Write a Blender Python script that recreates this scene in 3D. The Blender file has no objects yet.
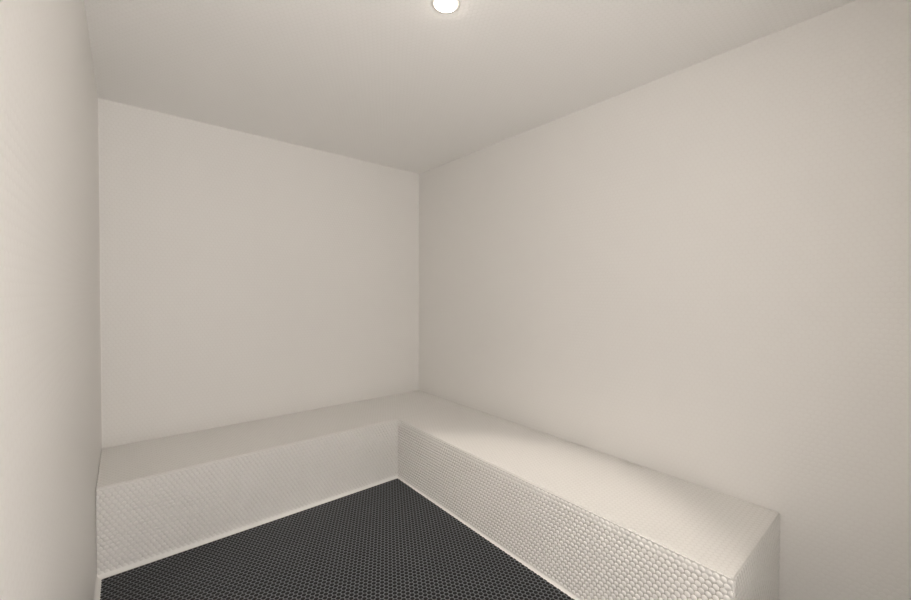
import bpy, bmesh, math
import numpy as np
from mathutils import Matrix, Vector

C = bpy.context.scene.collection
sc = bpy.context.scene

# ------------------------------------------------------------------ room measures (metres)
XL, XR = -0.110, 2.088        # left and right wall faces
YF, YB = -0.32, 3.04          # front wall face with doorway, back wall face
H = 2.413                     # ceiling
SH = 0.4145                   # bench height
BX, BY = 1.494, 2.433         # front faces of the bench's two legs
BE = 0.390                    # end of the right leg
TH = 0.10                     # wall thickness
LAMP = (0.940, 1.195)         # downlight position

# ------------------------------------------------------------------ camera
f_px, yaw, pit, rol = 397.07, 0.6944, -0.0181, 0.0057
right = Vector((math.cos(yaw), -math.sin(yaw), 0)); fwd = Vector((math.sin(yaw), math.cos(yaw), 0)); up = Vector((0, 0, 1))
fwd, up = math.cos(pit)*fwd + math.sin(pit)*up, -math.sin(pit)*fwd + math.cos(pit)*up
right, up = math.cos(rol)*right + math.sin(rol)*up, math.cos(rol)*up - math.sin(rol)*right
cd = bpy.data.cameras.new('camera'); cam = bpy.data.objects.new('camera', cd); C.objects.link(cam)
cd.sensor_width = 36; cd.lens = f_px/911*36; cd.clip_start = 0.01
M = Matrix.Identity(4)
for i in range(3):
    M[i][0] = right[i]; M[i][1] = up[i]; M[i][2] = -fwd[i]
M[0][3], M[1][3], M[2][3] = 0, 0, 1.3214
cam.matrix_world = M
sc.camera = cam

# ------------------------------------------------------------------ light and exposure
w = bpy.data.worlds.new('world'); sc.world = w; w.use_nodes = True
WN = w.node_tree.nodes; WL = w.node_tree.links      # unseen room beyond the doorway, extra light from below added to lift the ceiling
tc = WN.new('ShaderNodeTexCoord'); sx = WN.new('ShaderNodeSeparateXYZ'); rp = WN.new('ShaderNodeMapRange')
rp.inputs[1].default_value = -0.75; rp.inputs[2].default_value = 0.05
rp.inputs[3].default_value = 8.1; rp.inputs[4].default_value = 3.75
WL.new(tc.outputs['Generated'], sx.inputs[0]); WL.new(sx.outputs['Z'], rp.inputs[0])
WL.new(rp.outputs[0], WN['Background'].inputs[1])
WN['Background'].inputs[0].default_value = (1.0, 0.95, 0.90, 1)
LENS_EMIT = 52.0
SPOT_W = 50.0
LAMP_COL = (1.0, 0.915, 0.82)
sc.view_settings.view_transform = 'Standard'
sc.view_settings.look = 'None'
sc.view_settings.exposure = 0.02
sc.view_settings.gamma = 1
sc.view_settings.use_curve_mapping = False

# ------------------------------------------------------------------ materials
P = 0.0215                    # tile spacing
ROW = P*math.sqrt(3)/2
TR = 0.0098                   # tile radius

def new_mat(name, col, rough, spec=0.5):
    m = bpy.data.materials.new(name); m.use_nodes = True
    b = m.node_tree.nodes['Principled BSDF']
    b.inputs['Base Color'].default_value = (*col, 1); b.inputs['Roughness'].default_value = rough
    b.inputs['Specular IOR Level'].default_value = spec
    return m

def vary(m, col, amount, scale, rough=None):
    """slight tile-to-tile tone of the ware itself"""
    nt = m.node_tree; N = nt.nodes; L = nt.links; b = N['Principled BSDF']
    g = N.new('ShaderNodeNewGeometry')
    n = N.new('ShaderNodeTexNoise'); n.inputs['Scale'].default_value = scale; n.inputs['Detail'].default_value = 1.5
    mx = N.new('ShaderNodeMix'); mx.data_type = 'RGBA'
    mx.inputs[6].default_value = (*[c*(1-amount) for c in col], 1); mx.inputs[7].default_value = (*[min(1, c*(1+amount)) for c in col], 1)
    L.new(g.outputs['Position'], n.inputs['Vector']); L.new(n.outputs['Fac'], mx.inputs[0]); L.new(mx.outputs[2], b.inputs['Base Color'])

TILE = (0.90, 0.88, 0.852)
GROUT = (0.84, 0.815, 0.78)
m_tile = new_mat('white_glazed_tile', TILE, 0.34); vary(m_tile, TILE, 0.02, 60)
BG = (0.85, 0.83, 0.80)
m_grout = new_mat('white_grout', BG, 0.85, 0.2); vary(m_grout, BG, 0.03, 25)
FT = (0.008, 0.0088, 0.0105); FG = (0.205, 0.216, 0.232)
m_ftile = new_mat('black_matt_tile', FT, 0.35, 0.22); vary(m_ftile, FT, 0.25, 50)
LG = (0.64, 0.61, 0.575)  # right front panel's grout, darkened to paint in shade between its tiles
m_grout_shade = new_mat('shade_painted_grout', LG, 0.85, 0.2); vary(m_grout_shade, LG, 0.06, 14)
m_fgrout = new_mat('grey_floor_grout', FG, 0.85, 0.2); vary(m_fgrout, FG, 0.12, 9)
m_caulk = new_mat('white_silicone', (0.93, 0.91, 0.88), 0.4)
m_ring = new_mat('white_lamp_enamel', (0.82, 0.79, 0.74), 0.4)

def penny_wall(name, ax_u, ax_v, strength=1.0, dist=0.0011, TILE=TILE, GROUT=GROUT):
    """penny-round mosaic as relief and grout tone on a flat wall; rows run along ax_u"""
    m = new_mat(name, TILE, 0.45, 0.35); nt = m.node_tree; N = nt.nodes; L = nt.links; b = N['Principled BSDF']
    geo = N.new('ShaderNodeNewGeometry'); sep = N.new('ShaderNodeSeparateXYZ'); L.new(geo.outputs['Position'], sep.inputs[0])
    def mth(op, a, bb=None, c=None):
        n = N.new('ShaderNodeMath'); n.operation = op
        for i, v in enumerate((a, bb, c)):
            if v is None: continue
            if isinstance(v, (int, float)): n.inputs[i].default_value = v
            else: L.new(v, n.inputs[i])
        return n.outputs[0]
    U, V = sep.outputs[ax_u], sep.outputs[ax_v]
    ds = []
    for ou, ov in ((0, 0), (P/2, ROW)):
        a = mth('SUBTRACT', mth('PINGPONG', mth('ADD', U, 20*P+ou), P/2), 0)       # 0 at a centre, P/2 between
        c = mth('PINGPONG', mth('ADD', V, 20*ROW+ov), ROW)
        ds.append(mth('SQRT', mth('ADD', mth('MULTIPLY', a, a), mth('MULTIPLY', c, c))))
    d = mth('MINIMUM', ds[0], ds[1])
    t = mth('DIVIDE', d, TR)                                    # 1 at the tile's rim
    t2 = mth('MINIMUM', mth('MULTIPLY', t, t), 1.0)
    hgt = mth('SUBTRACT', 1.0, mth('MULTIPLY', mth('MULTIPLY', t2, t2), 1.0))
    bp = N.new('ShaderNodeBump'); bp.inputs['Strength'].default_value = strength; bp.inputs['Distance'].default_value = dist
    L.new(hgt, bp.inputs['Height']); L.new(bp.outputs[0], b.inputs['Normal'])
    mr = N.new('ShaderNodeMapRange'); mr.inputs[1].default_value = 0.94; mr.inputs[2].default_value = 1.04
    L.new(t, mr.inputs[0])
    mx = N.new('ShaderNodeMix'); mx.data_type = 'RGBA'; mx.inputs[6].default_value = (*TILE, 1); mx.inputs[7].default_value = (*GROUT, 1)
    L.new(mr.outputs[0], mx.inputs[0]); L.new(mx.outputs[2], b.inputs['Base Color'])
    return m

m_wall_x = penny_wall('penny_mosaic_side_wall', 1, 2, 0.22, GROUT=(0.885, 0.862, 0.832))     # walls facing x
m_wall_y = penny_wall('penny_mosaic_back_wall', 0, 2, 0.28, GROUT=(0.87, 0.848, 0.818))     # walls facing y
m_ceil = penny_wall('penny_mosaic_ceiling', 0, 1, 0.3, TILE=(0.95, 0.935, 0.915), GROUT=(0.92, 0.905, 0.88))

# ------------------------------------------------------------------ mesh helpers
def link(name, me, mats, parent=None):
    o = bpy.data.objects.new(name, me); C.objects.link(o)
    for m in mats: me.materials.append(m)
    if parent: o.parent = parent
    return o

def box(bm, lo, hi):
    r = bmesh.ops.create_cube(bm, size=1)
    for v in r['verts']:
        v.co = Vector([lo[i] + (v.co[i]+.5)*(hi[i]-lo[i]) for i in range(3)])
    return r['verts']

def box_obj(name, lo, hi, m, parent=None, bevel=0):
    bm = bmesh.new(); box(bm, lo, hi)
    if bevel: bmesh.ops.bevel(bm, geom=bm.edges[:], offset=bevel, segments=2, affect='EDGES')
    me = bpy.data.meshes.new(name); bm.to_mesh(me); bm.free()
    return link(name, me, [m], parent)

def structure(o): o['kind'] = 'structure'; return o

def tiles(regions, org, u, v, n, height, seg=10, flat=0.6):
    """penny tiles laid hexagonally over rectangles given in (u, v) metres; returns verts, faces"""
    u, v, n, org = map(np.array, (u, v, n, org))
    a = np.arange(seg)*2*np.pi/seg
    rings = [(flat*TR, 0.90*height), (0.88*TR, 0.55*height), (TR, 0.08*height), (TR, -0.0006)]
    loc = [(0, 0, height)]
    for r, h in rings: loc += [(r*math.cos(t), r*math.sin(t), h) for t in a]
    loc = np.array(loc)
    fc = []
    for i in range(seg): fc.append((0, 1+i, 1+(i+1) % seg))
    for k in range(len(rings)-1):
        b0 = 1+k*seg; b1 = b0+seg
        for i in range(seg):
            j = (i+1) % seg; fc.append((b0+i, b1+i, b1+j, b0+j))
    V = []; F = []; base = 0
    done = set()
    for (u0, u1, v0, v1) in regions:
        j0 = math.floor(v0/ROW)-1; j1 = math.ceil(v1/ROW)+1
        for j in range(j0, j1+1):
            cv = j*ROW; off = P/2 if j % 2 else 0
            if cv < v0-TR*0.35 or cv > v1+TR*0.35: continue
            for i in range(math.floor(u0/P)-1, math.ceil(u1/P)+2):
                cu = i*P+off
                if cu < u0-TR*0.35 or cu > u1+TR*0.35 or (i, j) in done: continue
                done.add((i, j))
                q = loc.copy(); q[:, 0] = np.clip(q[:, 0]+cu, u0, u1); q[:, 1] = np.clip(q[:, 1]+cv, v0, v1)
                V.append(org + q[:, :1]*u + q[:, 1:2]*v + q[:, 2:3]*n)
                F.append(base); base += len(loc)
    return np.concatenate(V), F, fc

def tiled_obj(name, slab_boxes, patches, m_g, m_t, parent=None, bevel=0, height=0.0016, slab_verts=None):
    """grout body + its tiles as ONE mesh (slot 0 grout, slot 1 tile)"""
    bm = bmesh.new()
    if slab_verts:
        outline, z0, z1 = slab_verts
        lo = [bm.verts.new((x, y, z0)) for x, y in outline]; hi = [bm.verts.new((x, y, z1)) for x, y in outline]
        bm.faces.new(lo[::-1]); bm.faces.new(hi)
        k = len(outline)
        for i in range(k): bm.faces.new((lo[i], lo[(i+1) % k], hi[(i+1) % k], hi[i]))
        bmesh.ops.recalc_face_normals(bm, faces=bm.faces[:])
    for lo, hi in slab_boxes: box(bm, lo, hi)
    if bevel:
        es = [e for e in bm.edges if e.is_manifold and e.calc_face_angle(0) > 0.5]
        bmesh.ops.bevel(bm, geom=es, offset=bevel, segments=3, affect='EDGES', profile=0.5)
    bm.verts.ensure_lookup_table(); bm.verts.index_update()
    verts = [np.array([v.co[:] for v in bm.verts])]
    faces = [tuple(v.index for v in f.verts) for f in bm.faces]
    nslab = len(faces); bm.free()
    base = len(verts[0])
    for p in patches:
        V, starts, fc = tiles(*p)
        flip = np.dot(np.cross(p[2], p[3]), p[4]) < 0
        for s in starts:
            for q in fc:
                t = tuple(base+s+i for i in q)
                faces.append(t[::-1] if flip else t)
        verts.append(V); base += len(V)
    me = bpy.data.meshes.new(name)
    me.from_pydata(np.concatenate(verts).tolist(), [], faces)
    mi = np.zeros(len(faces), dtype=np.int32); mi[nslab:] = 1
    sm = np.zeros(len(faces), dtype=bool); sm[nslab:] = True
    me.polygons.foreach_set('use_smooth', sm)
    o = link(name, me, [m_g, m_t], parent)
    me.polygons.foreach_set('material_index', mi); me.update()
    return o

# ------------------------------------------------------------------ the room
structure(box_obj('wall_left', (XL-TH, YF, -TH), (XL, YB+TH, H+TH), m_wall_x))
structure(box_obj('wall_right', (XR, YF, -TH), (XR+TH, YB+TH, H+TH), m_wall_x))
structure(box_obj('wall_back', (XL, YB, -TH), (XR, YB+TH, H+TH), m_wall_y))

def front_wall():
    bm = bmesh.new(); DW, DH, FT_ = 0.74, 2.25, 0.24  # unseen wall; its jamb is deepened to cut light reaching the right wall
    box(bm, (DW, YF-FT_, -TH), (XR, YF, H+TH)); box(bm, (XL, YF-FT_, DH), (DW, YF, H+TH)); box(bm, (XL, YF-FT_, -TH), (DW, YF, 0)); box(bm, (XL-TH, YF-FT_, -TH), (XL, YF, H+TH))
    me = bpy.data.meshes.new('wall_front'); bm.to_mesh(me); bm.free()
    return link('wall_front', me, [m_wall_y])
structure(front_wall())

# ceiling, with a round hole for the lamp
def ceiling():
    bm = bmesh.new(); k = 32; r = 0.046
    lo = [bm.verts.new(c) for c in ((XL, YF, H), (XR, YF, H), (XR, YB, H), (XL, YB, H))]
    ring = [bm.verts.new((LAMP[0]+r*math.cos(2*math.pi*i/k), LAMP[1]+r*math.sin(2*math.pi*i/k), H)) for i in range(k)]
    es = [bm.edges.new((lo[i], lo[(i+1) % 4])) for i in range(4)] + [bm.edges.new((ring[i], ring[(i+1) % k])) for i in range(k)]
    bmesh.ops.triangle_fill(bm, edges=es, use_beauty=True)
    for f in bm.faces[:]:
        if (f.calc_center_median().xy - Vector(LAMP)).length < r*0.8 and all((v.co.xy-Vector(LAMP)).length < r*1.01 for v in f.verts): bm.faces.remove(f)
    ret = bmesh.ops.extrude_face_region(bm, geom=bm.faces[:])
    for v in ret['geom']:
        if isinstance(v, bmesh.types.BMVert): v.co.z += TH
    bmesh.ops.recalc_face_normals(bm, faces=bm.faces[:])
    me = bpy.data.meshes.new('ceiling'); bm.to_mesh(me); bm.free()
    return link('ceiling', me, [m_ceil])
structure(ceiling())

# floor: black penny rounds in grey grout
structure(tiled_obj('floor', [((XL, YF, -TH), (XR, YB, 0))],
    [([(XL+.016, BX-.011, YF, BY-.016), (BX-.011, XR, YF, BE-.016)], (0, 0, 0), (1, 0, 0), (0, 1, 0), (0, 0, 1), 0.0008, 10, 0.7)],
    m_fgrout, m_ftile))

# ------------------------------------------------------------------ L-shaped tiled bench
bench = bpy.data.objects.new('tiled_bench', None); C.objects.link(bench)
bench['label'] = 'L-shaped built-in bench clad in white penny-round tiles along back and right walls'
bench['category'] = 'bench'
g = 0.0015  # joint to the room's walls
PT = 0.03   # thickness of the cladding slabs
ol = [(XL+g, BY), (BX, BY), (BX, BE), (XR-g, BE), (XR-g, YB-g), (XL+g, YB-g)]
tiled_obj('seat', [], [([(XL+g, XR-g, BY+.003, YB-g), (BX+.002, XR-g, BE+.002, BY)], (0, 0, SH), (1, 0, 0), (0, 1, 0), (0, 0, 1), 0.0005, 10, 0.6)],
    m_grout, m_tile, bench, bevel=0.006, slab_verts=(ol, SH-0.05, SH))
zb = SH-0.05
e = 0.0003
tiled_obj('front_panel', [((XL+g, BY+e, 0), (BX, BY+PT, zb))],
    [([(XL+g, BX, 0.012, SH-.006)], (0, BY+e, 0), (1, 0, 0), (0, 0, 1), (0, -1, 0), 0.0028, 10, 0.55)], m_grout, m_tile, bench)
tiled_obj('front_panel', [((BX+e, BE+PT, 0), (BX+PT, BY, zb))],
    [([(BE+.003, BY, 0.012, SH-.006)], (BX+e, 0, 0), (0, 1, 0), (0, 0, 1), (-1, 0, 0), 0.0046, 12, 0.45)], m_grout_shade, m_tile, bench)
tiled_obj('end_panel', [((BX, BE+e, 0), (XR-g, BE+PT, zb))],
    [([(BX+.003, XR-g, 0.012, SH-.006)], (0, BE+e, 0), (1, 0, 0), (0, 0, 1), (0, -1, 0), 0.0028, 10, 0.55)], m_grout, m_tile, bench)

# ------------------------------------------------------------------ silicone joints
def cove(name, a, b, da, db, s=0.016, m=m_caulk):
    """sloped joint from a to b, legs reaching s along da and db"""
    a, b, da, db = map(Vector, (a, b, da, db)); bm = bmesh.new(); pr = []
    for q in (a, b):
        c = [q, q+da*s]
        for k in range(1, 4):
            t = k/4*math.pi/2
            c.append(q + da*s*(1-math.sin(t))*0.9 + db*s*(1-math.cos(t))*0.9 + (da+db)*s*0.05)
        c.append(q+db*s)
        pr.append([bm.verts.new(p) for p in c])
    k = len(pr[0])
    bm.faces.new(pr[0]); bm.faces.new(pr[1][::-1])
    for i in range(k): bm.faces.new((pr[0][i], pr[1][i], pr[1][(i+1) % k], pr[0][(i+1) % k]))
    bmesh.ops.recalc_face_normals(bm, faces=bm.faces[:])
    me = bpy.data.meshes.new(name); bm.to_mesh(me); bm.free()
    return structure(link(name, me, [m]))
cove('trim_1', (XL, BY, 0), (BX, BY, 0), (0, -1, 0), (0, 0, 1), 0.021)
cove('trim_2', (BX, BE-.018, 0), (BX, BY, 0), (-1, 0, 0), (0, 0, 1), 0.015)
cove('trim_3', (XL, YF, 0), (XL, BY, 0), (1, 0, 0), (0, 0, 1), 0.021)
cove('trim_4', (BX-.018, BE, 0), (XR, BE, 0), (0, -1, 0), (0, 0, 1), 0.022)
cove('trim_5', (XR, YB, SH), (XR, YB, H), (-1, 0, 0), (0, -1, 0), 0.005)
cove('trim_6', (XL, YB, SH), (XL, YB, H), (1, 0, 0), (0, -1, 0), 0.005)
cove('trim_7', (BX, BY, .018), (BX, BY, SH), (-1, 0, 0), (0, -1, 0), 0.005)

# ------------------------------------------------------------------ recessed downlight
lamp = bpy.data.objects.new('recessed_downlight', None); C.objects.link(lamp); lamp.location = (*LAMP, H)
lamp['label'] = 'small round glowing recessed downlight in the white ceiling'
lamp['category'] = 'light'
def lathe(name, prof, mat, parent, k=40):
    bm = bmesh.new(); rs = []
    for r, z in prof:
        rs.append([bm.verts.new((r*math.cos(2*math.pi*i/k), r*math.sin(2*math.pi*i/k), z)) for i in range(k)] if r > 0 else [bm.verts.new((0, 0, z))])
    for a, b in zip(rs, rs[1:]):
        for i in range(k):
            j = (i+1) % k
            f = [a[i % len(a)], a[j % len(a)], b[j % len(b)], b[i % len(b)]]
            f = list(dict.fromkeys(f)); bm.faces.new(f)
    bmesh.ops.recalc_face_normals(bm, faces=bm.faces[:])
    for f in bm.faces: f.smooth = True
    me = bpy.data.meshes.new(name); bm.to_mesh(me); bm.free()
    return link(name, me, [mat], parent)
lathe('trim_ring', [(.038, .02), (.038, -.001), (.044, -.003), (.052, -.0025), (.055, 0), (.055, .0004)], m_ring, lamp)
m_lens = bpy.data.materials.new('glowing_lens'); m_lens.use_nodes = True
b = m_lens.node_tree.nodes['Principled BSDF']; b.inputs['Base Color'].default_value = (.9, .9, .9, 1)
b.inputs['Emission Color'].default_value = (*LAMP_COL, 1); b.inputs['Emission Strength'].default_value = LENS_EMIT
lathe('lens', [(.040, 0.0), (.0405, -.004), (.034, -.008), (.024, -.011), (.012, -.0145), (0, -.0155)], m_lens, lamp)
lathe('housing', [(.045, 0), (.045, .09), (0, .09)], m_ring, lamp)
sd = bpy.data.lights.new('downlight_beam', 'SPOT'); so = bpy.data.objects.new('downlight_beam', sd); C.objects.link(so)
so.parent = lamp; so.location = (0, 0, -.025)
sd.energy = SPOT_W; sd.color = LAMP_COL; sd.shadow_soft_size = 0.02
sd.spot_size = math.radians(61); sd.spot_blend = 0.35
